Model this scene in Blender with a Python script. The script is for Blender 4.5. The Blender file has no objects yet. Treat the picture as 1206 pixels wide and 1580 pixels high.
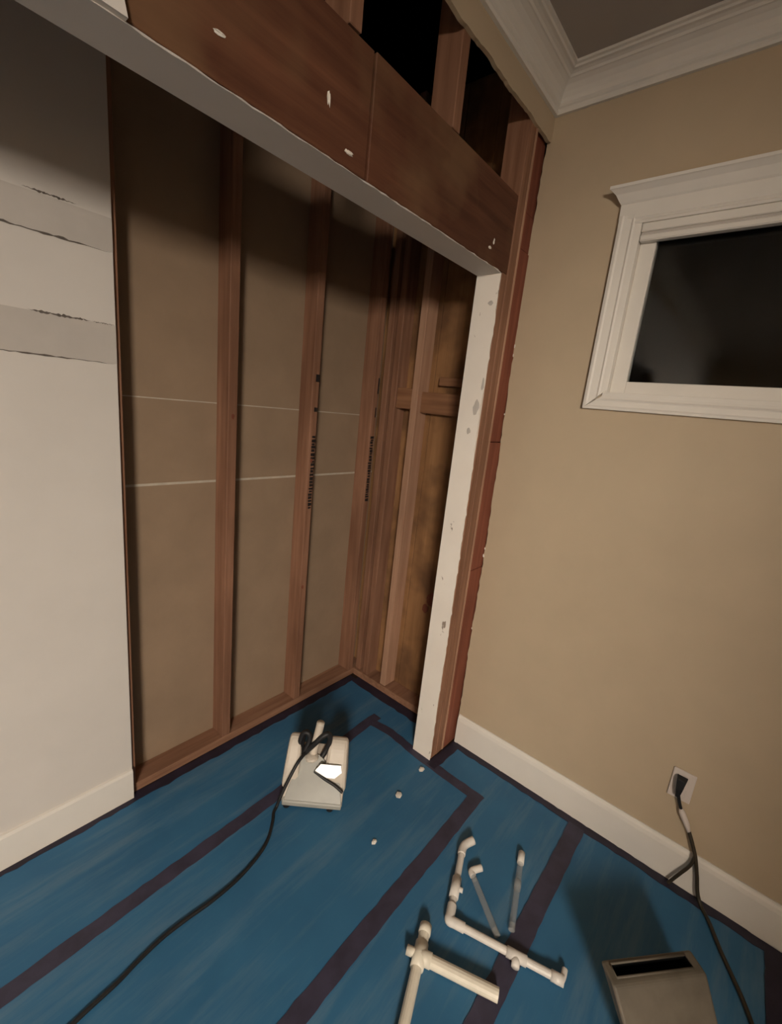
import bpy, bmesh, math, random
from mathutils import Vector, Matrix
random.seed(7)
sc = bpy.context.scene
COL = sc.collection

# ------------------------------------------------------------------ camera
cam_d = bpy.data.cameras.new('camera')
cam = bpy.data.objects.new('camera', cam_d)
COL.objects.link(cam)
cam.location = (-1.7707, -0.8741, 1.5954)
cam.rotation_euler = (1.33892, -0.10348, -0.86498)
cam_d.sensor_fit = 'VERTICAL'
cam_d.sensor_height = 36.0
cam_d.lens = 678.165 / 1580 * 36.0
cam_d.clip_start = 0.02
sc.camera = cam

# ------------------------------------------------------------------ world: a dark night outside
w = bpy.data.worlds.new('night')
sc.world = w
w.use_nodes = True
w.node_tree.nodes['Background'].inputs[0].default_value = (0.30, 0.34, 0.42, 1)
w.node_tree.nodes['Background'].inputs[1].default_value = 0.004

# ------------------------------------------------------------------ exposure (the one lamp is built further down as an invented lantern)
sc.view_settings.view_transform = 'Standard'
sc.view_settings.look = 'None'
sc.view_settings.gamma = 1.0
sc.view_settings.use_curve_mapping = False
sc.view_settings.exposure = 0.18
LAMP_POS = (-4.2, -3.1, 2.38)
LAMP_R = 0.38
LAMP_POWER = 118.0

# ================================================================== materials
def new_mat(name):
    m = bpy.data.materials.new(name)
    m.use_nodes = True
    nt = m.node_tree
    return m, nt, nt.nodes['Principled BSDF']

def coords(nt, scale=(1, 1, 1), rot=(0, 0, 0)):
    tc = nt.nodes.new('ShaderNodeTexCoord')
    mp = nt.nodes.new('ShaderNodeMapping')
    mp.inputs['Scale'].default_value = scale
    mp.inputs['Rotation'].default_value = rot
    nt.links.new(tc.outputs['Object'], mp.inputs['Vector'])
    return mp.outputs['Vector']

def noise(nt, vec, scale, detail=4, rough=0.55):
    n = nt.nodes.new('ShaderNodeTexNoise')
    n.inputs['Scale'].default_value = scale
    n.inputs['Detail'].default_value = detail
    n.inputs['Roughness'].default_value = rough
    nt.links.new(vec, n.inputs['Vector'])
    return n.outputs['Fac']

def ramp(nt, fac, stops):
    r = nt.nodes.new('ShaderNodeValToRGB')
    els = r.color_ramp.elements
    while len(els) < len(stops):
        els.new(0.5)
    for e, (p, c) in zip(els, stops):
        e.position = p
        e.color = (c[0], c[1], c[2], 1)
    nt.links.new(fac, r.inputs['Fac'])
    return r.outputs['Color']

def mix(nt, fac, a, b, mode='MIX'):
    n = nt.nodes.new('ShaderNodeMix')
    n.data_type = 'RGBA'
    n.blend_type = mode
    for sock, val in ((n.inputs[0], fac), (n.inputs[6], a), (n.inputs[7], b)):
        if hasattr(val, 'is_output'):
            nt.links.new(val, sock)
        elif isinstance(val, (tuple, list)):
            sock.default_value = (val[0], val[1], val[2], 1)
        else:
            sock.default_value = val
    return n.outputs[2]

def bump(nt, bs, h, strength=0.2, dist=0.002):
    b = nt.nodes.new('ShaderNodeBump')
    b.inputs['Strength'].default_value = strength
    b.inputs['Distance'].default_value = dist
    nt.links.new(h, b.inputs['Height'])
    nt.links.new(b.outputs['Normal'], bs.inputs['Normal'])

def plain(name, col, rough=0.6, var=0.12, scale=18, metal=0.0, bmp=0.15, spec=0.4):
    m, nt, bs = new_mat(name)
    v = coords(nt)
    f = noise(nt, v, scale)
    c = ramp(nt, f, [(0.3, [x * (1 - var) for x in col]), (0.7, [min(1, x * (1 + var)) for x in col])])
    nt.links.new(c, bs.inputs['Base Color'])
    bs.inputs['Roughness'].default_value = rough
    bs.inputs['Metallic'].default_value = metal
    bs.inputs['Specular IOR Level'].default_value = spec
    if bmp:
        bump(nt, bs, noise(nt, v, scale * 14), bmp, 0.001)
    return m

def wood(name, dark, light, axis='z', rough=0.7, blotch=None, grain=42, blotch_amt=(0.58, 0.75)):
    m, nt, bs = new_mat(name)
    s = {'x': (0.05, 1, 1), 'y': (1, 0.05, 1), 'z': (1, 1, 0.05)}[axis]
    v = coords(nt, s)
    f = noise(nt, v, grain, 6, 0.62)
    c = ramp(nt, f, [(0.28, dark), (0.5, [(a + b) / 2 for a, b in zip(dark, light)]), (0.72, light)])
    v2 = coords(nt, tuple(max(0.3, k) for k in s))
    f2 = noise(nt, v2, 5, 3)
    c = mix(nt, ramp(nt, f2, [(0.4, (0, 0, 0)), (0.75, (0.55, 0.55, 0.55))]), c, [x * 0.55 for x in dark])
    if blotch:
        f3 = noise(nt, coords(nt, (1, 1, 1), (0.4, 0.2, 0.7)), 4.3, 3)
        c = mix(nt, ramp(nt, f3, [(blotch_amt[0], (0, 0, 0)), (blotch_amt[1], (0.7, 0.7, 0.7))]), c, blotch)
    nt.links.new(c, bs.inputs['Base Color'])
    bs.inputs['Roughness'].default_value = rough
    bs.inputs['Specular IOR Level'].default_value = 0.25
    bump(nt, bs, f, 0.35, 0.002)
    return m

M = {}
M['beige'] = plain('beige wall paint', (0.47, 0.375, 0.260), 0.62, 0.03, 6, bmp=0.12)
M['white_drywall'] = plain('off-white drywall paint', (0.62, 0.58, 0.535), 0.7, 0.03, 5, bmp=0.10)
M['bare_drywall'] = plain('grey unpainted drywall face', (0.50, 0.46, 0.42), 0.8, 0.05, 9, bmp=0.10)
M['trim'] = plain('white trim paint', (0.72, 0.68, 0.62), 0.42, 0.03, 6, bmp=0.04)
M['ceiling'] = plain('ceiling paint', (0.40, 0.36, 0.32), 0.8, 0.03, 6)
M['jamb'] = None
M['paper'] = plain('brown-grey board paper', (0.270, 0.188, 0.122), 0.85, 0.08, 7, bmp=0.10)
M['joint'] = plain('pale board joint', (0.46, 0.40, 0.32), 0.85, 0.1, 30)
M['gypsum'] = plain('crumbly white gypsum', (0.72, 0.68, 0.61), 0.9, 0.1, 60, bmp=0.4)
M['stud'] = wood('red-brown fir stud', (0.185, 0.085, 0.048), (0.335, 0.175, 0.108), 'z')
M['stud_pale'] = wood('pale fir edge', (0.34, 0.185, 0.115), (0.48, 0.29, 0.19), 'z')
M['stud_red'] = wood('dark red stud', (0.150, 0.042, 0.024), (0.270, 0.090, 0.052), 'z')
M['stud_y'] = wood('fir block', (0.19, 0.085, 0.042), (0.33, 0.165, 0.085), 'y')
M['plate'] = wood('fir bottom plate', (0.20, 0.095, 0.055), (0.36, 0.20, 0.125), 'x')
M['beam'] = wood('aged header beam', (0.060, 0.020, 0.010), (0.165, 0.068, 0.036), 'x', 0.62, (0.165, 0.090, 0.046), 26, (0.48, 0.70))
M['sheath'] = wood('brown sheathing board', (0.22, 0.108, 0.044), (0.38, 0.200, 0.090), 'z', 0.75, (0.085, 0.042, 0.022), 20, (0.46, 0.66))
M['attic'] = plain('near-black painted shade', (0.010, 0.007, 0.006), 0.95, 0.2, 6, spec=0.05)  # near-black colour stands for unlit darkness in the void and outside
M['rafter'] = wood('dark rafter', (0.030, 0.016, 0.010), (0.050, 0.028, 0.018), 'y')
M['ink'] = plain('black stamp ink', (0.012, 0.008, 0.007), 0.7, 0.2, 90, bmp=0)
M['crack'] = plain('dark torn paper line', (0.12, 0.10, 0.085), 0.9, 0.3, 60, bmp=0)
M['tape'] = plain('dark mauve tape', (0.040, 0.036, 0.062), 0.55, 0.25, 14, bmp=0.3)
M['tape_dark'] = plain('blackish tape', (0.020, 0.016, 0.032), 0.55, 0.25, 14, bmp=0.3)
M['black_rubber'] = plain('black rubber', (0.012, 0.012, 0.013), 0.5, 0.15, 40, bmp=0.05)
M['brown_cord'] = plain('dark brown cord', (0.030, 0.022, 0.012), 0.5, 0.15, 40, bmp=0.05)
M['pvc'] = plain('dusty white pipe plastic', (0.66, 0.62, 0.565), 0.38, 0.08, 22, bmp=0.05)
M['pvc_warm'] = plain('cream pipe plastic', (0.70, 0.65, 0.54), 0.38, 0.08, 22, bmp=0.05)
M['appl'] = plain('cream appliance plastic', (0.60, 0.535, 0.45), 0.45, 0.06, 14, bmp=0.08)
M['appl_grey'] = plain('grey appliance panel', (0.32, 0.315, 0.28), 0.40, 0.06, 14, bmp=0.08)
M['glint_white'] = plain('plate with painted glint', (0.92, 0.91, 0.88), 0.22, 0.02, 14, 0.0, 0.0, 0.8)  # white base colour carries the plate's bright reflection
M['case'] = plain('scuffed beige case plastic', (0.110, 0.092, 0.068), 0.6, 0.22, 11, bmp=0.2)
M['outlet'] = plain('white outlet plastic', (0.62, 0.55, 0.50), 0.4, 0.03, 14, bmp=0.0)
M['dark_slot'] = plain('dark slot lining', (0.004, 0.004, 0.004), 0.9, 0.1, 14, bmp=0.0, spec=0.05)
M['subfloor'] = wood('dark plank floor', (0.030, 0.018, 0.012), (0.060, 0.036, 0.022), 'x')
M['room_wall'] = M['beige']

def jamb_mat():
    m, nt, bs = new_mat('white jamb with scraped patches')
    v = coords(nt)
    f = noise(nt, v, 5)
    c = ramp(nt, f, [(0.3, (0.80, 0.735, 0.66)), (0.7, (0.86, 0.80, 0.72))])
    f2 = noise(nt, coords(nt, (1, 1.6, 1)), 13, 3)
    c = mix(nt, ramp(nt, f2, [(0.70, (0, 0, 0)), (0.735, (1, 1, 1))]), c, (0.30, 0.24, 0.19))
    nt.links.new(c, bs.inputs['Base Color'])
    bs.inputs['Roughness'].default_value = 0.6
    return m
M['jamb'] = jamb_mat()

def sheet_mat():
    m, nt, bs = new_mat('blue floor protection film')
    v = coords(nt)
    f = noise(nt, v, 3.0, 4)
    c = ramp(nt, f, [(0.3, (0.028, 0.116, 0.225)), (0.7, (0.038, 0.148, 0.270))])
    # pale plaster dust scuffed along the walking line
    vd = coords(nt, (0.55, 5.0, 1), (0, 0, math.radians(-12)))
    fd = noise(nt, vd, 2.4, 6, 0.7)
    c = mix(nt, ramp(nt, fd, [(0.48, (0, 0, 0)), (0.74, (0.42, 0.42, 0.42))]), c, (0.19, 0.27, 0.31))
    nt.links.new(c, bs.inputs['Base Color'])
    bs.inputs['Roughness'].default_value = 0.52
    bs.inputs['Specular IOR Level'].default_value = 0.3
    fb = noise(nt, coords(nt, (1, 2.2, 1)), 5, 3)
    bump(nt, bs, fb, 0.25, 0.01)
    return m
M['sheet'] = sheet_mat()

def glass_mat():
    m, nt, bs = new_mat('dark night window glass')
    bs.inputs['Base Color'].default_value = (0.80, 0.84, 0.84, 1)
    bs.inputs['Roughness'].default_value = 0.05
    bs.inputs['Transmission Weight'].default_value = 1.0
    bs.inputs['IOR'].default_value = 1.45
    f = noise(nt, coords(nt), 9, 3)
    nt.links.new(ramp(nt, f, [(0.3, (0.05, 0.05, 0.05)), (0.7, (0.11, 0.11, 0.11))]), bs.inputs['Roughness'])
    return m
M['glass'] = glass_mat()

def clear_mat():
    m, nt, bs = new_mat('hazy clear tube plastic')
    f = noise(nt, coords(nt), 20, 3)
    nt.links.new(ramp(nt, f, [(0.3, (0.42, 0.44, 0.44)), (0.7, (0.55, 0.55, 0.53))]), bs.inputs['Base Color'])
    bs.inputs['Roughness'].default_value = 0.35
    bs.inputs['Alpha'].default_value = 0.26
    return m
M['clear'] = clear_mat()

def lantern_mat():  # glow of the invented lamp out of view
    m, nt, bs = new_mat('invented glowing lantern')
    em = nt.nodes.new('ShaderNodeEmission')
    f = noise(nt, coords(nt), 6, 3)
    nt.links.new(ramp(nt, f, [(0.3, (1.0, 0.88, 0.75)), (0.7, (1.0, 0.90, 0.78))]), em.inputs['Color'])
    em.inputs['Strength'].default_value = LAMP_POWER
    out = nt.nodes['Material Output']
    nt.links.new(em.outputs[0], out.inputs['Surface'])
    return m
M['lantern'] = lantern_mat()

# ================================================================== helpers
def make(name, verts, faces, mat, parent=None, smooth=False, bevel=0.0, bevel_seg=1):
    me = bpy.data.meshes.new(name)
    me.from_pydata([tuple(v) for v in verts], [], faces)
    me.materials.append(mat)
    bm = bmesh.new()
    bm.from_mesh(me)
    bmesh.ops.recalc_face_normals(bm, faces=bm.faces)
    if bevel > 0:
        bmesh.ops.bevel(bm, geom=list(bm.edges), offset=bevel, segments=bevel_seg, affect='EDGES', profile=0.5)
    bm.to_mesh(me)
    bm.free()
    if smooth:
        for p in me.polygons:
            p.use_smooth = True
    o = bpy.data.objects.new(name, me)
    COL.objects.link(o)
    if parent is not None:
        o.parent = parent
        o.matrix_parent_inverse = world_of(parent).inverted()
    return o

def world_of(o):
    m = Matrix.LocRotScale(o.location, o.rotation_euler, o.scale)
    if o.parent is not None:
        m = world_of(o.parent) @ o.matrix_parent_inverse @ m
    return m

BF = [(0, 1, 3, 2), (4, 6, 7, 5), (0, 4, 5, 1), (2, 3, 7, 6), (0, 2, 6, 4), (1, 5, 7, 3)]
def box(name, x, y, z, mat, parent=None, bevel=0.0015, warp=0.0):
    vs = [(a + random.uniform(-warp, warp), b + random.uniform(-warp, warp), c) for a in x for b in y for c in z]
    return make(name, vs, BF, mat, parent, bevel=bevel)

def empty(name, loc):
    o = bpy.data.objects.new(name, None)
    o.empty_display_size = 0.1
    COL.objects.link(o)
    o.location = loc
    return o

def tag(o, label, cat=None, group=None, kind=None):
    o['label'] = label
    if cat: o['category'] = cat
    if group: o['group'] = group
    if kind: o['kind'] = kind
    return o

def struct(o, label=None, cat='wall'):
    o['kind'] = 'structure'
    if label: o['label'] = label
    o['category'] = cat
    return o

def smooth_path(pts, n=8):
    P = [Vector(p) for p in pts]
    if len(P) < 3: return P
    out = []
    for i in range(len(P) - 1):
        p0 = P[max(i - 1, 0)]; p1 = P[i]; p2 = P[i + 1]; p3 = P[min(i + 2, len(P) - 1)]
        for k in range(n):
            t = k / n
            out.append(0.5 * ((2 * p1) + (p2 - p0) * t + (2 * p0 - 5 * p1 + 4 * p2 - p3) * t * t + (3 * p1 - p0 - 3 * p2 + p3) * t ** 3))
    out.append(P[-1])
    return out

def tube_data(path, r, seg=10, vs=None, fs=None, caps=True):
    vs = [] if vs is None else vs
    fs = [] if fs is None else fs
    base = len(vs)
    n = len(path)
    up = Vector((0, 0, 1))
    prev = None
    for i, p in enumerate(path):
        t = (path[min(i + 1, n - 1)] - path[max(i - 1, 0)]).normalized()
        if prev is None:
            a = t.cross(up)
            if a.length < 1e-3: a = t.cross(Vector((1, 0, 0)))
        else:
            a = prev - t * prev.dot(t)
        a.normalize(); prev = a
        b = t.cross(a)
        rr = r[i] if isinstance(r, (list, tuple)) else r
        for k in range(seg):
            q = 2 * math.pi * k / seg
            vs.append(p + a * (rr * math.cos(q)) + b * (rr * math.sin(q)))
    for i in range(n - 1):
        for k in range(seg):
            k2 = (k + 1) % seg
            fs.append((base + i * seg + k, base + i * seg + k2, base + (i + 1) * seg + k2, base + (i + 1) * seg + k))
    if caps:
        fs.append(tuple(base + k for k in range(seg)))
        fs.append(tuple(base + (n - 1) * seg + k for k in reversed(range(seg))))
    return vs, fs

def tube(name, pts, r, mat, parent=None, seg=10, curved=True, n=8):
    path = smooth_path(pts, n) if curved else [Vector(p) for p in pts]
    vs, fs = tube_data(path, r, seg)
    return make(name, vs, fs, mat, parent, smooth=True)

def hollow_pipe(name, a, b, r, mat, parent, seg=14):
    """straight pipe with a bore at both ends"""
    a = Vector(a); b = Vector(b); d = (b - a).normalized()
    i = r * 0.78
    path = [a + d * 0.02, a + d * 0.0001, a, b, b - d * 0.0001, b - d * 0.02]
    rad = [i, i, r, r, i, i]
    vs, fs = tube_data(path, rad, seg)
    return make(name, vs, fs, mat, parent, smooth=False)

def ragged_strip(name, pts_outer, pts_inner, y, mat, parent):
    """thin plate between two polylines (both (x,z)), y = (front, back)"""
    n = len(pts_outer)
    vs = []
    for yy in y:
        for p in pts_outer: vs.append((p[0], yy, p[1]))
        for p in pts_inner: vs.append((p[0], yy, p[1]))
    N = 2 * n
    fs = []
    for i in range(n - 1):
        fs.append((i, i + 1, n + i + 1, n + i))
        fs.append((N + i, N + n + i, N + n + i + 1, N + i + 1))
        fs.append((i, N + i, N + i + 1, i + 1))
        fs.append((n + i, n + i + 1, N + n + i + 1, N + n + i))
    fs.append((0, n, N + n, N))
    fs.append((n - 1, N + n - 1, N + 2 * n - 1, 2 * n - 1))
    return make(name, vs, fs, mat, parent)

# ================================================================== dimensions (metres)
H = 2.112        # soffit height of the closet opening
XJ = -0.21       # right jamb face
T = 0.098        # depth of the opening
D = 0.730        # closet back wall stud face
ZC = 2.79        # ceiling
ROOM_X = -6.2
ROOM_Y = -7.0
STUB_Y = -2.2    # added light-blocking partition behind the camera, open to the left of STUB_X
STUB_X = -2.50
DOOR_X = -4.7
DOOR_Z = 2.35    # head of the added doorway, cuts the lamp light from above
CL_X = -2.7      # closet left end

# ================================================================== setting: floor, ceiling, outer shell
fl = struct(box('floor', (ROOM_X, 0.12), (ROOM_Y, 0.95), (-0.06, -0.004), M['subfloor'], bevel=0), 'dark floor under the blue protection sheets', 'floor')
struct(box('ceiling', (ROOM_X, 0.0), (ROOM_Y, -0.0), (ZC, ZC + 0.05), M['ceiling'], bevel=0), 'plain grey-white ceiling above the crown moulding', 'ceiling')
struct(box('wall_left', (ROOM_X - 0.1, ROOM_X), (ROOM_Y, 0.0), (0, ZC), M['beige'], bevel=0), 'beige room wall behind the camera on the left', 'wall')
struct(box('wall_rear', (ROOM_X - 0.1, 0.1), (ROOM_Y - 0.1, ROOM_Y), (0, ZC), M['beige'], bevel=0), 'beige room wall behind the camera', 'wall')

part = empty('wall_light_blocker', (STUB_X, STUB_Y - 0.05, 0))  # unseen wall added to cut the lamp light from the right and top
struct(part, 'beige wall with a wide doorway, added behind the camera to shape the light', 'wall')
box('light_blocker_panel', (STUB_X, -0.002), (STUB_Y - 0.1, STUB_Y), (0, ZC), M['beige'], part, 0)
box('light_blocker_panel', (DOOR_X, STUB_X), (STUB_Y - 0.1, STUB_Y), (DOOR_Z, ZC), M['beige'], part, 0)
box('light_blocker_panel', (ROOM_X, DOOR_X), (STUB_Y - 0.1, STUB_Y), (0, ZC), M['beige'], part, 0)

# ---- right wall: beige drywall with a window hole and a ragged cut end
WY0, WY1 = -0.387, -1.43      # casing inner edges
WZ0, WZ1 = 1.727, 2.290
def right_wall():
    root = empty('wall_right', (0, -1.0, 0))
    struct(root, 'beige painted drywall wall with window, cut ragged at the closet corner', 'wall')
    edge = [(2.79, 0.0), (2.634, 0.003), (2.447, 0.006), (2.268, 0.010), (2.0, 0.006), (1.725, 0.002), (1.545, -0.002), (1.168, -0.008), (1.048, -0.010), (0.80, -0.008), (0.511, -0.007), (0.168, -0.011), (0.0, -0.013)]
    zs = []
    z = 0.0
    while z < ZC:
        zs.append(z); z += 0.021
    zs.append(ZC)
    def ey(z):
        for (z1, y1), (z0, y0) in zip(edge, edge[1:]):
            if z0 <= z <= z1:
                return y0 + (y1 - y0) * (z - z0) / (z1 - z0)
        return 0
    Y2 = -0.06
    vs = []; fs = []
    def quad(y0, y1, z0, z1):
        b = len(vs)
        for xx in (0.0, 0.013):
            vs.extend([(xx, y0, z0), (xx, y1, z0), (xx, y1, z1), (xx, y0, z1)])
        fs.append((b, b + 1, b + 2, b + 3)); fs.append((b + 4, b + 7, b + 6, b + 5))
    # ragged end strip
    b = len(vs); n = len(zs)
    for xx in (0.0, 0.013):
        for z in zs:
            vs.append((xx, ey(z) + random.uniform(-0.0025, 0.0025), z))
        for z in zs:
            vs.append((xx, Y2, z))
    for i in range(n - 1):
        fs.append((b + i, b + i + 1, b + n + i + 1, b + n + i))
        fs.append((b + 2 * n + i, b + 3 * n + i, b + 3 * n + i + 1, b + 2 * n + i + 1))
        fs.append((b + i, b + 2 * n + i, b + 2 * n + i + 1, b + i + 1))
    quad(Y2, WY0, 0, ZC); quad(WY0, WY1, 0, WZ0); quad(WY0, WY1, WZ1, ZC); quad(WY1, ROOM_Y, 0, ZC)
    make('drywall_board', vs, fs, M['beige'], root)
    # masonry side behind, keeps the night out
    for (y0, y1, z0, z1) in ((ROOM_Y, -0.2, 0, WZ0 - 0.02), (ROOM_Y, -0.2, WZ1 + 0.02, ZC), (-0.36, -0.2, WZ0 - 0.02, WZ1 + 0.02), (ROOM_Y, WY1 - 0.03, WZ0 - 0.02, WZ1 + 0.02)):
        box('wall_core', (0.014, 0.10), (y0, y1), (z0, z1), M['sheath'], root, bevel=0)
    # white gypsum crumbs hanging on the torn edge
    for (z, r) in ((1.895, 0.011), (1.86, 0.008), (0.985, 0.011), (1.02, 0.007), (0.62, 0.006), (1.62, 0.005)):
        blob('gypsum_crumb', (0.002, ey(z) + 0.002, z), (0.004, r * 0.6, r), M['gypsum'], root)
    return root

def blob(name, c, r, mat, parent=None, sub=1, jit=0.25):
    bm = bmesh.new()
    bmesh.ops.create_icosphere(bm, subdivisions=sub, radius=1)
    for v in bm.verts:
        k = 1 + random.uniform(-jit, jit)
        v.co = Vector((c[0] + v.co.x * r[0] * k, c[1] + v.co.y * r[1] * k, c[2] + v.co.z * r[2] * k))
    vs = [v.co.copy() for v in bm.verts]
    fs = [tuple(v.index for v in f.verts) for f in bm.faces]
    bm.free()
    return make(name, vs, fs, mat, parent)
wall_right = right_wall()

# ---- front wall (the stripped wall around the closet opening)
wall_front = empty('wall_front', (XJ, 0, 0))
struct(wall_front, 'stripped wall around the closet opening with bare wooden framing', 'wall')
# remaining drywall under the crown, ragged bottom
xs = [ROOM_X - ROOM_X * i / 420 for i in range(421)]
outer = [(x, ZC) for x in xs]
inner = [(x, 2.612 + 0.0025 * math.sin(x * 23) + 0.0015 * math.sin(x * 61) + random.uniform(-0.0018, 0.0015)) for x in xs]
ragged_strip('drywall_strip', outer, inner, (-0.013, 0.0), M['beige'], wall_front)['label'] = 'beige drywall strip left under the crown moulding, torn at the bottom'
# drywall still standing left of the stripped part
zs = [H + 0.004 + (2.612 - H) * i / 24 for i in range(25)]
ragged_strip('drywall_remnant', [(-1.452 + random.uniform(-0.004, 0.004) - 0.03 * (z - H), z) for z in zs], [(ROOM_X, z) for z in zs], (-0.013, 0.0), M['white_drywall'], wall_front)
box('drywall_remnant', (ROOM_X, -2.55), (-0.013, 0), (0, H + 0.004), M['white_drywall'], wall_front, 0)
# studs beside the opening
box('trimmer_stud', (-0.197, -0.160), (0.0, 0.089), (0.0, H + 0.0072), M['stud'], wall_front, 0.002)
box('king_stud', (-0.1585, -0.109), (-0.002, 0.089), (0.0, 2.74), M['stud'], wall_front, 0.002)
box('edge_strip', (-0.1085, -0.097), (-0.004, 0.06), (0.0, 2.70), M['stud_pale'], wall_front, 0.001)['label'] = 'thin pale wooden edge beside the dark corner stud'
# dark red corner stud set back, in stacked lengths
for (z0, z1, dy) in ((0.0, 0.93, -0.004), (0.932, 1.50, -0.003), (1.502, 2.235, 0.005), (2.237, 2.36, 0.009), (2.362, 2.72, 0.013)):
    box('corner_stud', (-0.0965, 0.0125), (dy, 0.089), (z0, z1), M['stud_red'], wall_front, 0.002)
# cripple studs above the beam
for x in (-0.600, -1.006, -1.412, -1.818, -2.224):
    box('cripple_stud', (x, x + 0.038), (0.001, 0.089), (2.383, 2.74), M['stud'], wall_front, 0.002)
box('top_plate', (CL_X, -0.16), (0.002, 0.089), (2.742, 2.80), M['plate'], wall_front, 0.002)
# left end of the opening (out of the frame)
box('trimmer_stud', (-2.60, -2.56), (0.0, 0.089), (0.0, H + 0.0072), M['stud'], wall_front, 0.002)
box('wall_end', (ROOM_X, -2.602), (0.0, 0.089), (0.0, ZC), M['white_drywall'], wall_front, 0)

# white soffit and jamb lining with a torn front edge
xs = [-2.55 + (2.55 + XJ) * i / 110 for i in range(111)]
def lining(name, horiz):
    vs = []; fs = []
    if horiz:
        A = [[(x, -0.004 + random.uniform(-0.003, 0.002), H), (x, T, H)] for x in xs]
        B = [[(x, 0.003 + random.uniform(-0.003, 0.002), H + 0.007), (x, T, H + 0.007)] for x in xs]
    else:
        zs = [H * i / 100 for i in range(101)]
        A = [[(XJ, -0.003 + random.uniform(-0.0035, 0.003) + (0.006 * max(0, math.sin(z * 9)) if 1.2 < z < 2.0 else 0), z), (XJ, T, z)] for z in zs]
        B = [[(XJ + 0.0125, 0.003, z), (XJ + 0.0125, T, z)] for z in zs]
    n = len(A)
    for row in (A, B):
        for p in row: vs.extend(p)
    o = 2 * n
    for i in range(n - 1):
        a = 2 * i
        fs.append((a, a + 1, a + 3, a + 2))
        fs.append((o + a, o + a + 2, o + a + 3, o + a + 1))
        fs.append((a, a + 2, o + a + 2, o + a))
        fs.append((a + 1, o + a + 1, o + a + 3, a + 3))
    fs.append((0, o, o + 1, 1)); fs.append((2 * n - 2, 2 * n - 1, o + 2 * n - 1, o + 2 * n - 2))
    return make(name, vs, fs, M['white_drywall'] if horiz else M['jamb'], wall_front)
lining('soffit_board', True)['label'] = 'white drywall lining under the header beam'
lining('jamb_board', False)['label'] = 'narrow white jamb lining with scraped patches'
for (y, z, a, b) in ((0.024, 2.012, 0.010, 0.008), (0.022, 1.632, 0.012, 0.030), (0.040, 1.540, 0.008, 0.012), (0.006, 1.72, 0.006, 0.022)):
    blob('scraped_patch', (XJ - 0.0003, y, z), (0.0012, a, b), M['bare_drywall'], wall_front, 2)

# ---- header beam
beam = empty('header_beam', (-0.95, 0.045, H + 0.012))
tag(beam, 'wide reddish-brown wooden header beam above the closet opening', 'beam')
box('timber', (-2.56, -0.926), (0.0, 0.089), (H + 0.0078, 2.376), M['beam'], beam, 0.002)
box('timber', (-0.917, -0.1595), (0.0015, 0.089), (H + 0.0078, 2.381), M['beam'], beam, 0.002)
for (x, z, a, b) in ((-1.051, 2.222, 0.004, 0.014), (-0.985, 2.150, 0.012, 0.004), (-1.30, 2.19, 0.010, 0.003), (-0.29, 2.19, 0.003, 0.008), (-0.31, 2.165, 0.009, 0.004)):
    blob('gypsum_smear', (x, -0.001, z), (a, 0.0025, b), M['gypsum'], beam, 2, 0.55)['label'] = 'small whitish plaster smear on the beam'

# ---- closet back wall: studs, bottom plate, three board rows, white drywall left on the left side
wall_back = empty('wall_back', (-1.0, 0.82, 0))
struct(wall_back, 'closet back wall, white drywall on the left and bare studs on the right', 'wall')
YB = D + 0.089
for (z0, z1) in ((0.0, 1.2275), (1.2325, 1.542), (1.5445, 3.0)):
    box('gypsum_board', (CL_X, 0.11), (YB, YB + 0.012), (z0, z1), M['paper'], wall_back, 0)
box('board_joint', (CL_X, 0.10), (YB - 0.0010, YB + 0.004), (1.2255, 1.2345), M['joint'], wall_back, 0)['label'] = 'pale horizontal joint line between boards'
box('board_joint', (CL_X, 0.10), (YB - 0.0005, YB + 0.004), (1.5415, 1.5455), M['joint'], wall_back, 0)
for x in (-0.850, -0.444, -0.041, -1.257, -1.663, -2.07, -2.476):
    st = box('wall_stud', (x, x + 0.039), (D, YB - 0.001), (0.039, 2.98), M['stud'], wall_back, 0.002)
    if x == -0.850: st['label'] = 'second bare stud from the white drywall edge'
    if x == -0.444: st['label'] = 'bare stud with a black ink stamp down its edge'
    if x in (-0.444, -0.041):
        # illegible grade stamp: ragged column of small ink marks
        cx = x + 0.029 if x == -0.444 else x + 0.026
        vs = []; fs = []
        def mark(z0, z1, x0, x1):
            b = len(vs)
            vs.extend([(cx + x0, D - 0.0006, z0), (cx + x1, D - 0.0006, z0 + random.uniform(-.002, .002)), (cx + x1, D - 0.0006, z1), (cx + x0, D - 0.0006, z1 + random.uniform(-.002, .002))])
            fs.append((b, b + 1, b + 2, b + 3))
        if x == -0.444:
            mark(1.676, 1.708, -0.012, 0.010); mark(1.543, 1.562, -0.012, 0.008)
        else:
            mark(1.66, 1.74, 0.004, 0.013); mark(1.54, 1.59, 0.0, 0.008)
        z = 1.085
        while z < 1.43:
            h = random.uniform(0.008, 0.016)
            mark(z, z + h, random.uniform(-0.018, -0.012), random.uniform(0.004, 0.009))
            z += h + random.uniform(0.002, 0.006)
        make('ink_stamp', vs, fs, M['ink'], st)
for (x, z) in ((-0.83, 1.50), (-0.43, 0.68), (-0.425, 1.32)):
    blob('knot', (x, D - 0.0002, z), (0.007, 0.001, 0.010), M['stud_red'], wall_back, 2)
box('bottom_plate', (CL_X, 0.097), (D, YB), (0.0, 0.038), M['plate'], wall_back, 0.002)
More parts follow.
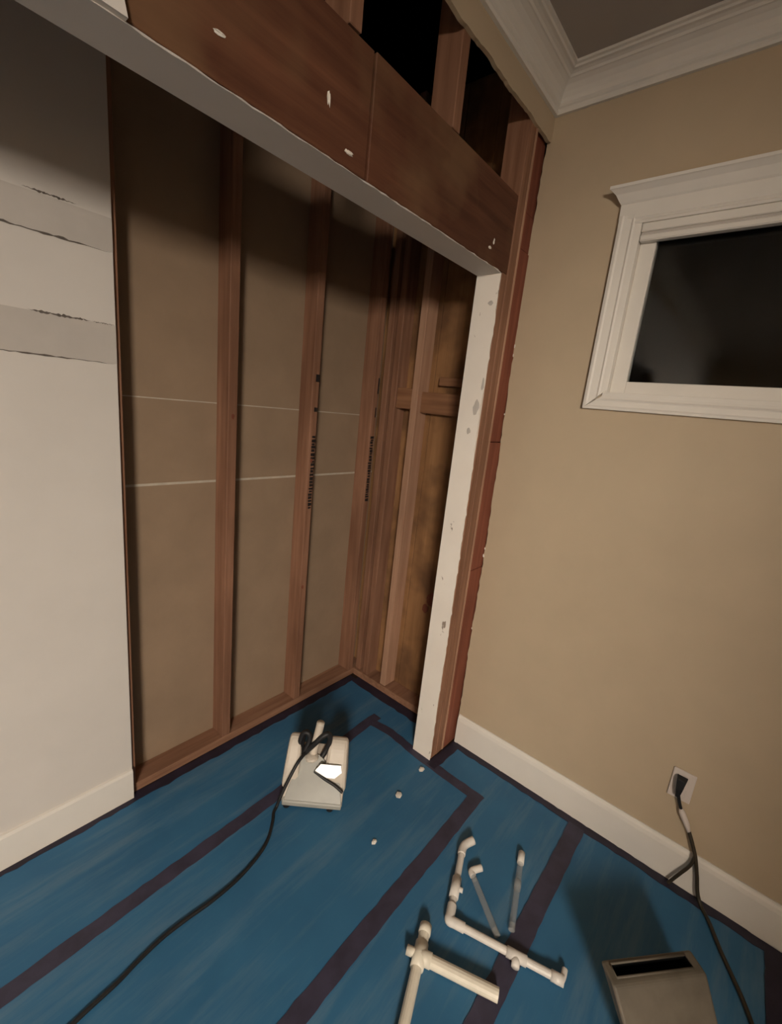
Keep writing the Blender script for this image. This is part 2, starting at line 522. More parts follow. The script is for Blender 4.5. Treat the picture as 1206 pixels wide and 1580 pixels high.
# white drywall
wd = box('white_drywall', (CL_X, -1.234), (D - 0.013, D - 0.0005), (0.012, 2.98), M['white_drywall'], wall_back, 0.001)
wd['label'] = 'off-white drywall still hung on the closet back wall'
for (z0, z1, lab) in ((1.955, 2.045, 'upper grey band where a shelf cleat was taken off'), (1.640, 1.752, 'lower grey band where a shelf cleat was taken off')):
    o = box('cleat_mark', (CL_X + 0.02, -1.2345), (D - 0.0136, D - 0.0120), (z0, z1), M['bare_drywall'], wd, 0)
    o['label'] = lab
def torn_line(z, x0, x1, h):
    n = 40; vs = []; fs = []
    for i in range(n + 1):
        x = x0 + (x1 - x0) * i / n
        k = h * (0.25 + 0.75 * abs(math.sin(i * 0.9) * math.sin(i * 0.23 + z * 7))) * min(1, 4 * i / n, 4 * (n - i) / n)
        zz = z + random.uniform(-0.0012, 0.0012)
        vs.append((x, D - 0.0142, zz - k / 2)); vs.append((x, D - 0.0142, zz + k / 2))
    for i in range(n): fs.append((2 * i, 2 * i + 2, 2 * i + 3, 2 * i + 1))
    make('torn_paper_line', vs, fs, M['crack'], wd)
torn_line(2.050, -1.44, -1.32, 0.007)
torn_line(1.953, -1.70, -1.24, 0.008)
torn_line(1.753, -1.45, -1.30, 0.010)
torn_line(1.753, -1.30, -1.236, 0.003)
torn_line(1.639, -1.75, -1.236, 0.006)

# closet left end
box('closet_end', (CL_X - 0.05, CL_X), (0.089, YB), (0, 3.0), M['white_drywall'], wall_back, 0)

# ---- closet side wall (continuation of the right wall, bare framing and sheathing)
wall_side = empty('wall_side', (0.05, 0.4, 0))
struct(wall_side, 'bare side wall of the closet with brown sheathing, studs and blocking', 'wall')
y = 0.09
for k, wd_ in enumerate((0.20, 0.165, 0.165, 0.16, 0.16)):
    y1 = min(y + wd_, YB)
    if y1 > y + 0.01:
        box('sheathing_board', (0.098 + 0.002 * (k % 2), 0.115), (y, y1 - 0.002), (0, 3.0), M['sheath'], wall_side, 0.001)
    y += wd_
box('side_stud', (0.010, 0.097), (0.480, 0.519), (0.04, 2.98), M['stud_pale'], wall_side, 0.002)
box('side_stud', (0.014, 0.097), (0.625, 0.662), (0.04, 2.98), M['stud'], wall_side, 0.002)
box('side_stud', (0.020, 0.097), (0.690, 0.728), (0.04, 2.98), M['stud'], wall_side, 0.002)
box('side_stud', (0.0135, 0.097), (0.092, 0.130), (0.04, 2.98), M['stud'], wall_side, 0.002)
box('fire_block', (0.022, 0.096), (0.520, 0.624), (1.600, 1.702), M['stud_y'], wall_side, 0.003)
box('fire_block', (0.040, 0.096), (0.131, 0.479), (1.588, 1.690), M['stud_y'], wall_side, 0.003)
box('fire_block', (0.060, 0.096), (0.131, 0.40), (1.725, 1.765), M['stud_y'], wall_side, 0.003)
box('side_plate', (0.004, 0.097), (0.092, 0.729), (0.0, 0.039), M['plate'], wall_side, 0.002)
blob('knot', (0.0972, 0.30, 0.62), (0.002, 0.035, 0.040), M['stud_red'], wall_side, 2)
blob('knot', (0.0972, 0.33, 0.56), (0.002, 0.020, 0.025), M['stud_red'], wall_side, 2)

# ---- attic void above the closet: boarding coloured near-black as its shade and a few rafters
attic = empty('attic_void', (-1.3, 1.5, 3.0))
struct(attic, 'black attic void seen above the header beam', 'attic')
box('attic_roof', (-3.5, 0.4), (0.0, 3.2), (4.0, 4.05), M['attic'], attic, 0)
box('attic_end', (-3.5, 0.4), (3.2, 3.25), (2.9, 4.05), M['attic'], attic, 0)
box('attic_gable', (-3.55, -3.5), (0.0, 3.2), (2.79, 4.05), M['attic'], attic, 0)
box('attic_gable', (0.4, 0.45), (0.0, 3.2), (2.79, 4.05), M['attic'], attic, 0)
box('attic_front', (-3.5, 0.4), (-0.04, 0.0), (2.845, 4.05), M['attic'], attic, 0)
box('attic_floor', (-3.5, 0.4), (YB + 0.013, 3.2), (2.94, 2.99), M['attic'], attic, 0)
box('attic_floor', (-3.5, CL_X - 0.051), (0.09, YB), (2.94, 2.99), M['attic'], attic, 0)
box('attic_floor', (0.116, 0.4), (0.0, YB), (2.94, 2.99), M['attic'], attic, 0)
for x in (-1.55, -0.95, -0.35):
    vs = []
    for xx in (x, x + 0.04):
        for (yy, zz) in ((0.25, 3.0), (2.2, 3.9), (0.25, 3.14), (2.2, 4.0)):
            vs.append((xx, yy, zz))
    make('rafter', vs, [(0, 1, 3, 2), (4, 6, 7, 5), (0, 4, 5, 1), (2, 3, 7, 6), (0, 2, 6, 4), (1, 5, 7, 3)], M['rafter'], attic)

# ---- crown moulding with a mitred corner
prof = [(0.0, 2.690), (0.012, 2.690), (0.015, 2.697), (0.014, 2.706), (0.019, 2.710), (0.023, 2.716), (0.026, 2.728), (0.033, 2.742), (0.044, 2.755), (0.056, 2.763), (0.060, 2.764), (0.064, 2.770), (0.072, 2.774), (0.081, 2.775), (0.084, 2.780), (0.092, 2.782), (0.092, 2.7899), (0.0, 2.7899)]
def crown(name, kind):
    vs = []; n = len(prof)
    for e in (0, 1):
        for d, z in prof:
            if kind == 'front':
                vs.append((-d if e == 0 else ROOM_X + d, -0.013 - d, z))
            else:
                vs.append((-d, -0.013 - d if e == 0 else STUB_Y + d, z))
    fs = [(i, (i + 1) % n, n + (i + 1) % n, n + i) for i in range(n)]
    fs.append(tuple(range(n))); fs.append(tuple(range(2 * n - 1, n - 1, -1)))
    return make(name, vs, fs, M['trim'])
struct(crown('trim_1', 'front'), 'white crown moulding above the stripped closet wall', 'crown moulding')
struct(crown('trim_2', 'right'), 'white crown moulding along the beige window wall', 'crown moulding')

# ---- baseboards
def baseboard(name, p, label):
    n = len(p[0])
    vs = p[0] + p[1]
    fs = [(i, (i + 1) % n, n + (i + 1) % n, n + i) for i in range(n)] + [tuple(range(n)), tuple(range(2 * n - 1, n - 1, -1))]
    return struct(make(name, vs, fs, M['trim']), label, 'baseboard')
bp = [(0, 0), (-0.014, 0), (-0.014, 0.125), (-0.011, 0.140), (-0.006, 0.148), (-0.005, 0.155), (0, 0.155)]
baseboard('baseboard_right', [[(x - 0.0005, y, z) for x, z in bp] for y in (-0.016, STUB_Y)], 'white baseboard under the beige window wall')
bb = [(0, 0), (-0.012, 0), (-0.012, 0.120), (-0.008, 0.130), (0, 0.132)]
baseboard('baseboard_back', [[(x, D - 0.0135 + y, z) for y, z in bb] for x in (-1.236, CL_X)], 'white baseboard under the white closet drywall')

# ================================================================== window
win = empty('window_1', (0, -0.9, WZ0))
struct(win, 'small white framed window showing dark night, high on the beige wall', 'window')
CW = 0.070
def casing_side(name, y0, y1, z0, z1):
    """profiled flat casing, y0 = outer edge, y1 = inner edge"""
    s = 1 if y1 > y0 else -1
    pr = [(0.0, 0.0), (0.0, 0.020), (0.010, 0.022), (0.016, 0.018), (0.040, 0.015), (0.046, 0.018), (0.052, 0.014), (0.060, 0.013), (CW, 0.011), (CW, 0.0)]
    n = len(pr); vs = []
    for (zz, mit) in ((z0, 1), (z1, 0)):
        for d, h in pr:
            vs.append((-h, y0 + s * d, zz + (d if mit else 0)))
    fs = [(i, (i + 1) % n, n + (i + 1) % n, n + i) for i in range(n)] + [tuple(range(n)), tuple(range(2 * n - 1, n - 1, -1))]
    make(name, vs, fs, M['trim'], win)
ZB = WZ0 - 0.056
casing_side('side_casing', WY0 + CW, WY0, ZB, 2.31)
casing_side('side_casing', WY1 - CW, WY1, ZB, 2.31)
pr = [(0.0, 0.0), (0.0, 0.020), (0.010, 0.022), (0.016, 0.018), (0.038, 0.015), (0.044, 0.018), (0.050, 0.014), (0.060, 0.012), (CW, 0.011), (CW, 0.0)]
n = len(pr); vs = []
for e in (0, 1):
    for d, h in pr:
        dd = d
        vs.append((-h, (WY0 + CW - d) if e == 0 else (WY1 - CW + d), ZB + dd * 0.8))
make('sill_casing', vs, [(i, (i + 1) % n, n + (i + 1) % n, n + i) for i in range(n)] + [tuple(range(n)), tuple(range(2 * n - 1, n - 1, -1))], M['trim'], win)
# head casing with a projecting cap
pr = [(0.0, 2.282), (0.014, 2.282), (0.016, 2.288), (0.012, 2.294), (0.017, 2.300), (0.017, 2.345), (0.022, 2.350), (0.030, 2.362), (0.036, 2.372), (0.050, 2.384), (0.054, 2.386), (0.054, 2.395), (0.0, 2.395)]
vs = []; n = len(pr)
for e in (0, 1):
    for d, z in pr:
        k = max(0, d - 0.018)
        vs.append((-d, (WY0 + CW + 0.003 + k) if e == 0 else (WY1 - CW - 0.003 - k), z))
make('head_casing', vs, [(i, (i + 1) % n, n + (i + 1) % n, n + i) for i in range(n)] + [tuple(range(n)), tuple(range(2 * n - 1, n - 1, -1))], M['trim'], win)
# jamb returns
box('jamb_lining', (-0.010, 0.075), (WY0 - 0.003, WY0 + 0.012), (WZ0 - 0.01, WZ1 + 0.01), M['trim'], win, 0.001)
box('jamb_lining', (-0.010, 0.075), (WY1 - 0.012, WY1 + 0.003), (WZ0 - 0.01, WZ1 + 0.01), M['trim'], win, 0.001)
box('jamb_lining', (-0.010, 0.075), (WY1, WY0), (WZ0 - 0.012, WZ0 + 0.006), M['trim'], win, 0.001)
box('jamb_lining', (-0.010, 0.075), (WY1, WY0), (WZ1 - 0.006, WZ1 + 0.012), M['trim'], win, 0.001)
# sash
sash = box('sash_stile', (0.020, 0.060), (WY0 - 0.052, WY0 - 0.003), (WZ0 + 0.006, WZ1 - 0.006), M['trim'], win, 0.002)
box('sash_stile', (0.020, 0.060), (WY1 + 0.003, WY1 + 0.052), (WZ0 + 0.006, WZ1 - 0.006), M['trim'], win, 0.002)
box('sash_rail', (0.020, 0.060), (WY1 + 0.052, WY0 - 0.052), (WZ0 + 0.006, WZ0 + 0.048), M['trim'], win, 0.002)
box('sash_rail', (0.020, 0.060), (WY1 + 0.052, WY0 - 0.052), (WZ1 - 0.050, WZ1 - 0.006), M['trim'], win, 0.002)
box('pane', (0.036, 0.042), (WY1 + 0.050, WY0 - 0.050), (WZ0 + 0.046, WZ1 - 0.048), M['glass'], win, 0)
# raised blind: headrail and bottom rail
box('blind_headrail', (-0.008, 0.018), (WY1 + 0.004, WY0 - 0.004), (2.256, 2.283), M['trim'], win, 0.003)
box('blind_bottom_rail', (-0.012, 0.016), (WY1 + 0.004, WY0 - 0.004), (2.226, 2.246), M['trim'], win, 0.004)
box('blind_stack', (-0.002, 0.012), (WY1 + 0.006, WY0 - 0.006), (2.246, 2.256), M['bare_drywall'], win, 0.001)
# night outside: neighbouring wall coloured near-black for the dark
night = box('outside_wall', (1.6, 1.7), (-3.5, 1.5), (-0.5, 5), M['attic'], None, 0)
struct(night, 'dark neighbouring wall outside the window', 'wall')

# ================================================================== blue floor covering
def sheet(y0, y1, x0, x1, label, pts=None):
    n = 24
    vs = []; fs = []
    poly = pts or [(x0, y0), (x1, y0), (x1, y1), (x0, y1)]
    m = len(poly)
    for z in (-0.0035, 0.0):
        for p in poly: vs.append((p[0], p[1], z))
    fs = [tuple(range(m)), tuple(range(2 * m - 1, m - 1, -1))] + [(i, (i + 1) % m, m + (i + 1) % m, m + i) for i in range(m)]
    o = make('floor_protection_sheet', vs, fs, M['sheet'])
    tag(o, label, 'floor sheet', 'blue floor protection sheets')
    return o
sheet(0, 0, 0, 0, 'blue floor sheet deepest in the closet, along the back wall base', [(-2.66, 0.295), (-0.20, 0.365), (-0.20, 0.092), (-0.03, 0.092), (-0.03, 0.715), (-2.66, 0.715)])
sheet(0, 0, 0, 0, 'wide blue floor sheet in the opening under the cream appliance', [(-3.35, -0.259), (-0.2115, -0.259), (-0.2115, 0.358), (-2.55, 0.292), (-2.55, -0.02), (-3.35, -0.02)])
sheet(-0.635, -0.262, -3.35, -0.020, 'blue floor sheet under the white plastic pipes, before the jamb', [(-3.35, -0.634), (-0.02, -0.634), (-0.02, -0.02), (-0.2085, -0.02), (-0.2085, -0.262), (-3.35, -0.262)])
sheet(-1.262, -0.637, -3.35, -0.020, 'blue floor sheet beside the outlet, under the beige slotted case')

def tape(pts, wdt, label, mat='tape', z=0.0008, ragged=0.002):
    """flat tape strip along a polyline on the floor"""
    P = []
    for a, b in zip(pts, pts[1:]):
        a = Vector((a[0], a[1], 0)); b = Vector((b[0], b[1], 0))
        n = max(2, int((b - a).length / 0.03))
        P += [a.lerp(b, i / n) for i in range(n)]
    P.append(Vector((pts[-1][0], pts[-1][1], 0)))
    vs = []; fs = []
    for i, p in enumerate(P):
        t = (P[min(i + 1, len(P) - 1)] - P[max(i - 1, 0)]).normalized()
        s = Vector((-t.y, t.x, 0))
        for sg in (1, -1):
            q = p + s * (sg * (wdt / 2 + random.uniform(-ragged, ragged)))
            vs.append((q.x, q.y, 0.0001)); vs.append((q.x, q.y, z))
    m = len(P)
    for i in range(m - 1):
        a = 4 * i; b = a + 4
        fs += [(a + 1, b + 1, b + 3, a + 3), (a, a + 2, b + 2, b), (a, b, b + 1, a + 1), (a + 2, a + 3, b + 3, b + 2)]
    fs += [(0, 1, 3, 2), (4 * m - 4, 4 * m - 2, 4 * m - 1, 4 * m - 3)]
    o = make('floor_tape', vs, fs, M[mat])
    return tag(o, label, 'tape', 'dark tape strips on the blue sheets')
tape([(-2.6, 0.705), (-0.02, 0.705)], 0.046, 'blackish tape strip along the base of the closet back wall', 'tape_dark', 0.0008, 0.005)
tape([(-0.022, 0.68), (-0.030, 0.11)], 0.060, 'blackish tape strip along the closet side wall base', 'tape_dark', 0.0010, 0.005)
tape([(-2.5, 0.290), (-1.7, 0.313), (-0.86, 0.333), (-0.25, 0.374), (-0.165, 0.372)], 0.050, 'mauve tape strip running under the cream appliance', 'tape', 0.0009)
tape([(-0.225, 0.395), (-0.205, 0.25), (-0.225, 0.02), (-0.225, -0.285)], 0.046, 'mauve tape strip passing the foot of the white jamb', 'tape', 0.0013)
tape([(-3.2, -0.280), (-1.21, -0.270), (-0.205, -0.262)], 0.056, 'long mauve tape strip between the appliance and the white pipes', 'tape', 0.0017)
tape([(-0.235, -0.026), (-0.02, -0.036)], 0.050, 'short dark tape strip at the foot of the red corner stud', 'tape_dark', 0.0021, 0.004)
tape([(-0.030, -0.03), (-0.034, -1.30)], 0.036, 'blackish tape strip along the baseboard of the beige wall', 'tape_dark', 0.0025, 0.004)
tape([(-3.2, -0.640), (-0.045, -0.634)], 0.062, 'mauve tape strip passing under the lying white pipes', 'tape', 0.0029)
tape([(-3.2, -1.285), (-0.02, -1.272)], 0.060, 'blackish tape strip beyond the beige slotted case', 'tape_dark', 0.0033)

# ================================================================== small white debris
for (x, y, r, lab) in ((-0.285, -0.010, 0.016, 'white plaster chip nearest the foot of the jamb'), (-0.468, -0.024, 0.017, 'white plaster chip right of the cream appliance'), (-0.693, -0.089, 0.011, 'smallest white plaster chip in the middle of the blue sheet')):
    tag(blob('plaster_chip', (x, y, r * 0.35), (r * 1.15, r * 0.8, r * 0.42), M['gypsum'], None, 1, 0.18), lab, 'plaster chip', 'plaster chips on the blue sheet')

# ================================================================== cream appliance on the floor
def local_frame(o, u):
    o = Vector(o); u = Vector(u).normalized(); w_ = Vector((0, 0, 1)); v = w_.cross(u)
    return lambda a, b, c: o + u * a + v * b + w_ * c
def appliance():
    L = local_frame((-0.85, 0.29, 0), (0.64, -0.768, 0))
    root = empty('work_appliance', L(0.127, 0.08, 0))
    tag(root, 'small cream box appliance with grey sloping front and black cord on blue floor', 'appliance')
    def extr(name, prof, u0, u1, mat, bevel=0.006, taper=0.0):
        vs = [L(u0 + taper * c, b, c) for b, c in prof] + [L(u1 - taper * c, b, c) for b, c in prof]
        n = len(prof)
        fs = [tuple(range(n)), tuple(range(2 * n - 1, n - 1, -1))] + [(i, (i + 1) % n, n + (i + 1) % n, n + i) for i in range(n)]
        return make(name, vs, fs, mat, root, bevel=bevel, bevel_seg=2)
    extr('body', [(0.0, 0.008), (0.0, 0.038), (0.108, 0.158), (0.165, 0.165), (0.170, 0.008)], 0.008, 0.252, M['appl'])
    # two bulging cheeks left and right of the sloping panel
    def cheek(u0, u1, s):
        pts = [(0.026, 0.050), (0.050, 0.130), (0.095, 0.200), (0.122, 0.226), (0.152, 0.222), (0.166, 0.190), (0.168, 0.050)]
        return extr('side_cheek', pts, u0, u1, M['appl'], 0.014, 0.05 * s)
    cheek(-0.006, 0.070, 1); cheek(0.160, 0.262, 1)
    # grey trapezoid front
    vs = []
    for off in (0.0, 0.006):
        for (u, v, z) in ((0.018, -0.004, 0.030), (0.250, -0.004, 0.030), (0.236, 0.040, 0.085), (0.143, 0.104, 0.160), (0.070, 0.104, 0.160), (0.030, 0.028, 0.070)):
            vs.append(L(u, v - off * 0.75, z + off * 0.66))
    panel = make('front_panel', vs, [tuple(range(6)), tuple(range(11, 5, -1))] + [(i, (i + 1) % 6, 6 + (i + 1) % 6, 6 + i) for i in range(6)], M['appl_grey'], root, bevel=0.002)
    # lip along the base of the front
    extr('front_lip', [(-0.012, 0.010), (-0.012, 0.028), (0.004, 0.042), (0.010, 0.010)], 0.012, 0.250, M['appl_grey'], 0.004)
    # plate on the right, its bright reflection put into the white colour
    vs = []
    for off in (0.0, 0.004):
        for (u, v, z) in ((0.130, 0.060, 0.122), (0.150, 0.074, 0.142), (0.232, 0.074, 0.142), (0.238, 0.060, 0.122), (0.212, 0.048, 0.104), (0.180, 0.048, 0.104)):
            vs.append(L(u, v - 0.022 - off * 0.3, z + 0.018 + off))
    make('glint_plate', vs, [tuple(range(6)), tuple(range(11, 5, -1))] + [(i, (i + 1) % 6, 6 + (i + 1) % 6, 6 + i) for i in range(6)], M['glint_white'], panel)['label'] = 'small plate with its bright reflection painted white'
    # handle post
    path = [L(0.108, 0.096, 0.145), L(0.112, 0.110, 0.190), L(0.120, 0.118, 0.240), L(0.127, 0.120, 0.285), L(0.129, 0.120, 0.302)]
    handle = tube('handle', [tuple(p) for p in path], 0.017, M['appl'], root, 12, True, 6)
    blob('collar', L(0.106, 0.090, 0.158), (0.030, 0.030, 0.014), M['appl'], root, 2, 0.02)
    # black cord wound over the handle as two loops
    loop = [(0.056, 0.100, 0.160), (0.050, 0.112, 0.205), (0.062, 0.118, 0.245), (0.084, 0.116, 0.246), (0.088, 0.110, 0.215), (0.074, 0.095, 0.172), (0.088, 0.096, 0.186), (0.116, 0.094, 0.222), (0.142, 0.100, 0.252), (0.166, 0.108, 0.260), (0.174, 0.112, 0.232), (0.164, 0.108, 0.190), (0.148, 0.094, 0.160)]
    tube('wound_cord', [tuple(L(*p)) for p in loop], 0.0110, M['black_rubber'], handle)
    loop = [(0.060, 0.110, 0.165), (0.058, 0.124, 0.215), (0.072, 0.132, 0.240), (0.090, 0.128, 0.215), (0.080, 0.118, 0.170)]
    tube('wound_cord', [tuple(L(*p)) for p in loop], 0.0105, M['black_rubber'], handle)
    # straps down the panel edges
    tube('strap', [tuple(L(*p)) for p in ((0.078, 0.084, 0.178), (0.056, 0.050, 0.160), (0.034, 0.020, 0.118), (0.014, -0.004, 0.070), (0.004, -0.016, 0.040))], 0.0065, M['black_rubber'], root)
    tube('strap', [tuple(L(*p)) for p in ((0.126, 0.052, 0.126), (0.170, 0.038, 0.107), (0.215, 0.026, 0.091), (0.250, 0.012, 0.074))], 0.0060, M['black_rubber'], root)
    for u in (0.030, 0.205):
        c = L(u, 0.0, 0.006)
        vs, fs = tube_data([c + Vector((0, 0, -0.006)), c + Vector((0, 0, 0.004))], 0.014, 12)
        make('foot', vs, fs, M['black_rubber'], root)
        c = L(u, 0.14, 0.006)
        vs, fs = tube_data([c + Vector((0, 0, -0.006)), c + Vector((0, 0, 0.004))], 0.014, 12)
        make('foot', vs, fs, M['black_rubber'], root)
    cord = [tuple(L(0.004, -0.010, 0.046)), tuple(L(-0.004, -0.018, 0.012)), (-0.890, 0.270, 0.0062), (-0.916, 0.240, 0.0062), (-0.965, 0.196, 0.0062), (-1.021, 0.168, 0.0062), (-1.110, 0.147, 0.0062), (-1.205, 0.143, 0.0062), (-1.290, 0.150, 0.0062), (-1.362, 0.152, 0.0062), (-1.430, 0.144, 0.0062), (-1.489, 0.133, 0.0062), (-1.588, 0.124, 0.0062), (-1.75, 0.10, 0.0062), (-2.1, 0.0, 0.0062), (-2.5, -0.4, 0.0062)]
    tube('power_cord', cord, 0.0060, M['black_rubber'], root)
appliance()

# ================================================================== white plastic pipes
def fitting(name, pts, r, mat, parent, curved=True):
    return tube(name, pts, r, mat, parent, 14, curved, 6)
def pipe_a():
    root = empty('pipe_assembly', (-0.70, -0.46, 0))
    tag(root, 'thinner L-shaped white plastic pipe assembly with elbows lying on mauve tape', 'pipe')
    r = 0.0115; z = 0.0165
    a = Vector((-0.474, -0.345, z)); e = Vector((-0.722, -0.444, z)); b = Vector((-0.620, -0.772, z))
    d1 = (e - a).normalized(); d2 = (b - e).normalized()
    hollow_pipe('pipe', a + d1 * 0.02, e - d1 * 0.03, r, M['pvc'], root)
    hollow_pipe('pipe', e + d2 * 0.03, b, r, M['pvc'], root)
    # bent end stub
    fitting('elbow', [a + d1 * 0.035, a + d1 * 0.012, a + Vector((0.010, -0.004, 0.003)), a + Vector((0.042, -0.020, 0.010))], 0.0145, M['pvc'], root)
    fitting('elbow', [e - d1 * 0.050, e - d1 * 0.018, e, e + d2 * 0.018, e + d2 * 0.050], 0.0150, M['pvc'], root)
    m_ = a.lerp(e, 0.60)
    fitting('coupling', [m_ - d1 * 0.035, m_ + d1 * 0.035], 0.0160, M['pvc'], root, False)
    s1 = Vector((d1.y, -d1.x, 0))
    fitting('coupling_lug', [m_, m_ - s1 * 0.026], 0.008, M['pvc'], root, False)
    t_ = e.lerp(b, 0.62)
    fitting('tee', [t_ - d2 * 0.030, t_ + d2 * 0.030], 0.0150, M['pvc'], root, False)
    side = Vector((d2.y, -d2.x, 0))
    fitting('tee_branch', [t_, t_ + side * 0.030], 0.0120, M['pvc'], root, False)
    fitting('end_cap', [b - d2 * 0.03, b + d2 * 0.006], 0.0145, M['pvc'], root, False)
    fitting('end_hook', [b, b + d2 * 0.004 - side * 0.012, b + d2 * 0.008 - side * 0.034], 0.0085, M['pvc'], root)
pipe_a()
def clear_tube(tip, end, label, zt):
    root = empty('clear_tube', (end[0], end[1], 0))
    tag(root, label, 'tube', 'hazy clear tubes among the pipes')
    tip = Vector(tip); end = Vector(end); d = (end - tip).normalized()
    hollow_pipe('tube_body', tip + d * 0.012, end, 0.0105, M['clear'], root)
    return root, tip, d
root, tip, d = clear_tube((-0.530, -0.413, 0.0115), (-0.648, -0.578, 0.0115), 'short hazy clear tube with bent white tip inside the pipe corner', 0)
fitting('tip', [tip + d * 0.018, tip + d * 0.004, tip + Vector((0.008, -0.006, 0.002)), tip + Vector((0.034, -0.024, 0.006))], 0.0115, M['pvc'], root)
root, tip, d = clear_tube((-0.335, -0.520, 0.0115), (-0.600, -0.604, 0.0115), 'longer hazy clear tube with white tip, nearest the beige wall', 0)
fitting('tip', [tip + d * 0.04, tip + d * 0.012, tip - d * 0.006], 0.0122, M['pvc'], root, False)
m_ = tip + d * 0.11
fitting('coupling', [m_, m_ + d * 0.03], 0.0125, M['clear'], root, False)
def pipe_b():
    root = empty('pipe_tee', (-0.866, -0.43, 0))
    tag(root, 'thicker cream T-shaped plastic pipe at the bottom edge of the picture', 'pipe')
    r = 0.0155; z = 0.0205
    c = Vector((-0.868, -0.432, z)); up = Vector((-0.795, -0.402, z)); dn = Vector((-1.06, -0.51, z)); br = Vector((-0.786, -0.650, z))
    d1 = (up - c).normalized(); d3 = (dn - c).normalized(); d2 = (br - c).normalized()
    hollow_pipe('pipe', c + d3 * 0.02, dn, r, M['pvc_warm'], root)
    hollow_pipe('pipe', c + d2 * 0.02, br, r * 1.12, M['pvc_warm'], root)
    hollow_pipe('pipe', c + d1 * 0.01, up, r * 1.05, M['pvc_warm'], root)
    fitting('tee', [c - d1 * 0.034, c + d1 * 0.034], 0.0200, M['pvc_warm'], root, False)
    fitting('tee_branch', [c, c + d2 * 0.036], 0.0200, M['pvc_warm'], root, False)
    blob('tee_hub', c, (0.0203, 0.0203, 0.0203), M['pvc_warm'], root, 3, 0.0)
    fitting('tee_stub', [c, c - d2 * 0.040], 0.0130, M['pvc_warm'], root, False)
    fitting('end_cap', [up - d1 * 0.02, up + d1 * 0.006], 0.0190, M['pvc_warm'], root, False)
pipe_b()

# ================================================================== beige case with a slot (bottom right)
def case():
    L = local_frame((-0.632, -0.845, 0), (0.756, -0.655, 0))     # origin at the far left corner; v points away from the camera
    root = empty('slotted_case', L(0.14, -0.10, 0))
    tag(root, 'scuffed beige plastic case with sloping front and a long black slot on top', 'case')
    Wd, Ht = 0.285, 0.20
    su0, su1, sv0, sv1 = 0.022, 0.255, -0.012, -0.042     # slot
    us = [0.0, su0, su1, Wd]; vn = [0.0, sv0, sv1, -0.058]
    vs = []; fs = []
    for v in vn:
        for q in us: vs.append(L(q, v, Ht))
    for j in range(3):
        for i in range(3):
            if (i, j) != (1, 1):
                a = j * 4 + i; fs.append((a, a + 1, a + 5, a + 4))
    b = len(vs)
    for (q, v, z) in ((0.105, 0.0, 0.002), (Wd, 0.0, 0.002), (Wd, -0.212, 0.002), (0.040, -0.212, 0.002), (Wd, -0.200, 0.022), (0.034, -0.200, 0.022)):
        vs.append(L(q, v, z))
    fs += [(0, 1, 2, 3, b + 1, b), (3, 7, 11, 15, b + 4, b + 2, b + 1), (15, 14, 13, 12, b + 5, b + 4), (b + 4, b + 5, b + 3, b + 2), (12, 8, 4, 0, b, b + 3, b + 5), (b, b + 1, b + 2, b + 3)]
    o = make('body', vs, fs, M['case'], root)
    bm = bmesh.new(); bm.from_mesh(o.data)
    es = [e for e in bm.edges if len(e.link_faces) == 2 and e.calc_face_angle(0) > 0.4]
    bmesh.ops.bevel(bm, geom=es, offset=0.008, segments=3, affect='EDGES', profile=0.5)
    bm.to_mesh(o.data); bm.free()
    vs = []
    for z in (Ht - 0.0005, Ht - 0.028):
        for (q, v) in ((su0, sv0), (su0, sv1), (su1, sv1), (su1, sv0)):
            vs.append(L(q, v, z))
    make('slot', vs, [(4, 5, 6, 7), (0, 1, 5, 4), (1, 2, 6, 5), (2, 3, 7, 6), (3, 0, 4, 7)], M['dark_slot'], root)['label'] = 'long black slot'
    rim = [tuple(L(q, v, Ht + 0.0005)) for q, v in ((su0, sv0), (su1, sv0), (su1, sv1), (su0, sv1), (su0, sv0))]
    tube('slot_rim', rim, 0.003, M['case'], root, 8, False)
case()

# ================================================================== outlet, plug and cords on the beige wall
out = empty('wall_outlet', (0, -0.918, 0.387))
tag(out, 'white wall outlet plate low on the beige wall above the baseboard', 'outlet')
cp = box('cover_plate', (-0.0065, -0.0003), (-0.953, -0.883), (0.329, 0.446), M['outlet'], out, 0.002)
box('socket_face', (-0.0085, -0.006), (-0.936, -0.900), (0.345, 0.378), M['outlet'], cp, 0.001)
box('socket_face', (-0.0085, -0.006), (-0.936, -0.900), (0.397, 0.430), M['outlet'], cp, 0.001)
pl = empty('power_cord', (-0.02, -0.92, 0.40))
tag(pl, 'dark brown cord with black plug hanging from the outlet to the floor', 'cord')
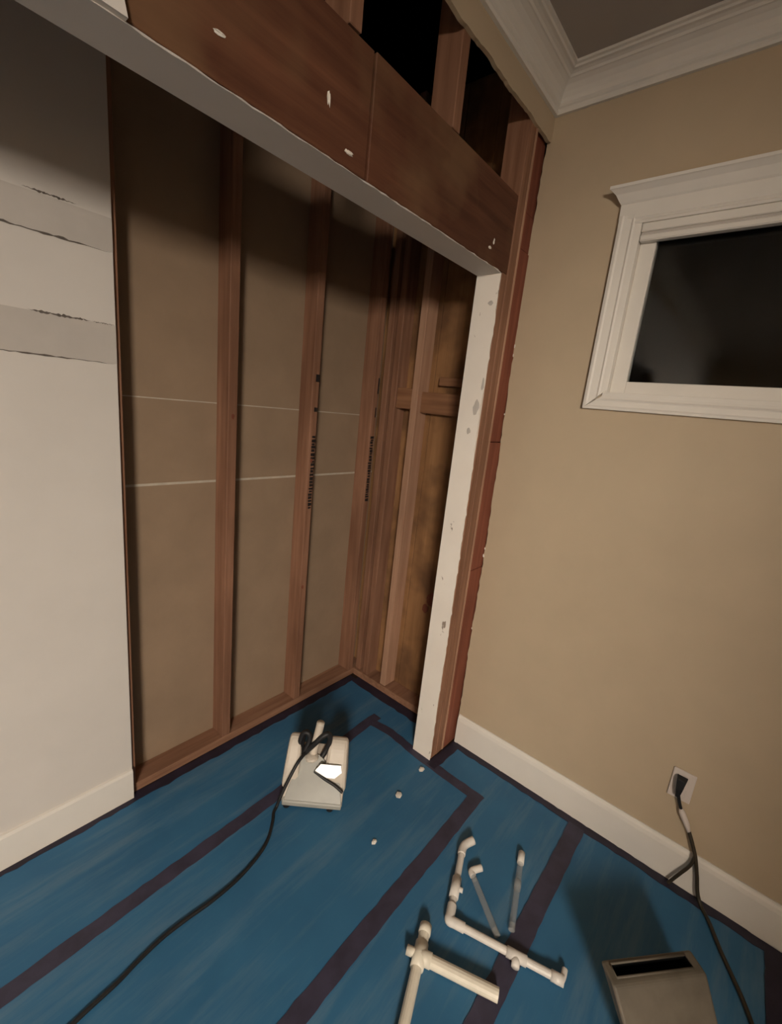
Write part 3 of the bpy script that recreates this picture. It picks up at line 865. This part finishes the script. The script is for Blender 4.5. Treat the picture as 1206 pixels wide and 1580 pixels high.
# wedge shaped black plug
vs = []
for (x, hw, z) in ((-0.0088, 0.017, 0.428), (-0.034, 0.014, 0.424), (-0.0088, 0.012, 0.385), (-0.036, 0.010, 0.385), (-0.010, 0.006, 0.352), (-0.030, 0.006, 0.350)):
    vs += [(x, -0.914 - hw, z), (x, -0.914 + hw, z)]
make('plug', vs, [(0, 1, 3, 2), (2, 3, 7, 6), (6, 7, 11, 10), (0, 4, 5, 1), (4, 8, 9, 5), (0, 2, 6, 4), (4, 6, 10, 8), (1, 5, 7, 3), (5, 9, 11, 7), (8, 10, 11, 9)], M['black_rubber'], pl, bevel=0.002)
tube('cord_neck', [(-0.022, -0.917, 0.356), (-0.020, -0.925, 0.330), (-0.018, -0.935, 0.306)], 0.0055, M['black_rubber'], pl)
vs, fs = tube_data([Vector((-0.018, -0.934, 0.308)), Vector((-0.018, -0.940, 0.296)), Vector((-0.019, -0.962, 0.262)), Vector((-0.020, -0.974, 0.238))], [0.006, 0.0105, 0.0100, 0.006], 12)
make('connector', vs, fs, M['outlet'], pl, smooth=True)['label'] = 'white inline connector'
tube('cable', [(-0.020, -0.974, 0.240), (-0.022, -0.992, 0.205), (-0.026, -1.012, 0.160), (-0.030, -1.030, 0.10), (-0.036, -1.046, 0.040), (-0.050, -1.066, 0.009), (-0.090, -1.092, 0.0085), (-0.166, -1.129, 0.0085), (-0.230, -1.165, 0.0085), (-0.294, -1.199, 0.0085), (-0.42, -1.25, 0.0085)], 0.0062, M['brown_cord'], pl)
tube('branch_cable', [(-0.026, -1.010, 0.165), (-0.030, -1.004, 0.120), (-0.034, -0.985, 0.070), (-0.036, -0.968, 0.025), (-0.040, -0.962, 0.009)], 0.0055, M['brown_cord'], pl)

# ================================================================== lantern invented behind the camera to supply the light
lamp = empty('invented_lantern', LAMP_POS)
tag(lamp, 'round invented glowing lantern added out of view as the light source', 'lamp')
bm = bmesh.new()
bmesh.ops.create_uvsphere(bm, u_segments=32, v_segments=20, radius=LAMP_R)
vs = [Vector(LAMP_POS) + v.co for v in bm.verts]
fs = [tuple(v.index for v in f.verts) for f in bm.faces]
bm.free()
make('invented_lantern_globe', vs, fs, M['lantern'], lamp, smooth=True)
tube('hanging_wire', [(LAMP_POS[0], LAMP_POS[1], LAMP_POS[2] + LAMP_R - 0.01), (LAMP_POS[0], LAMP_POS[1], ZC + 0.005)], 0.003, M['black_rubber'], lamp, 8, False)
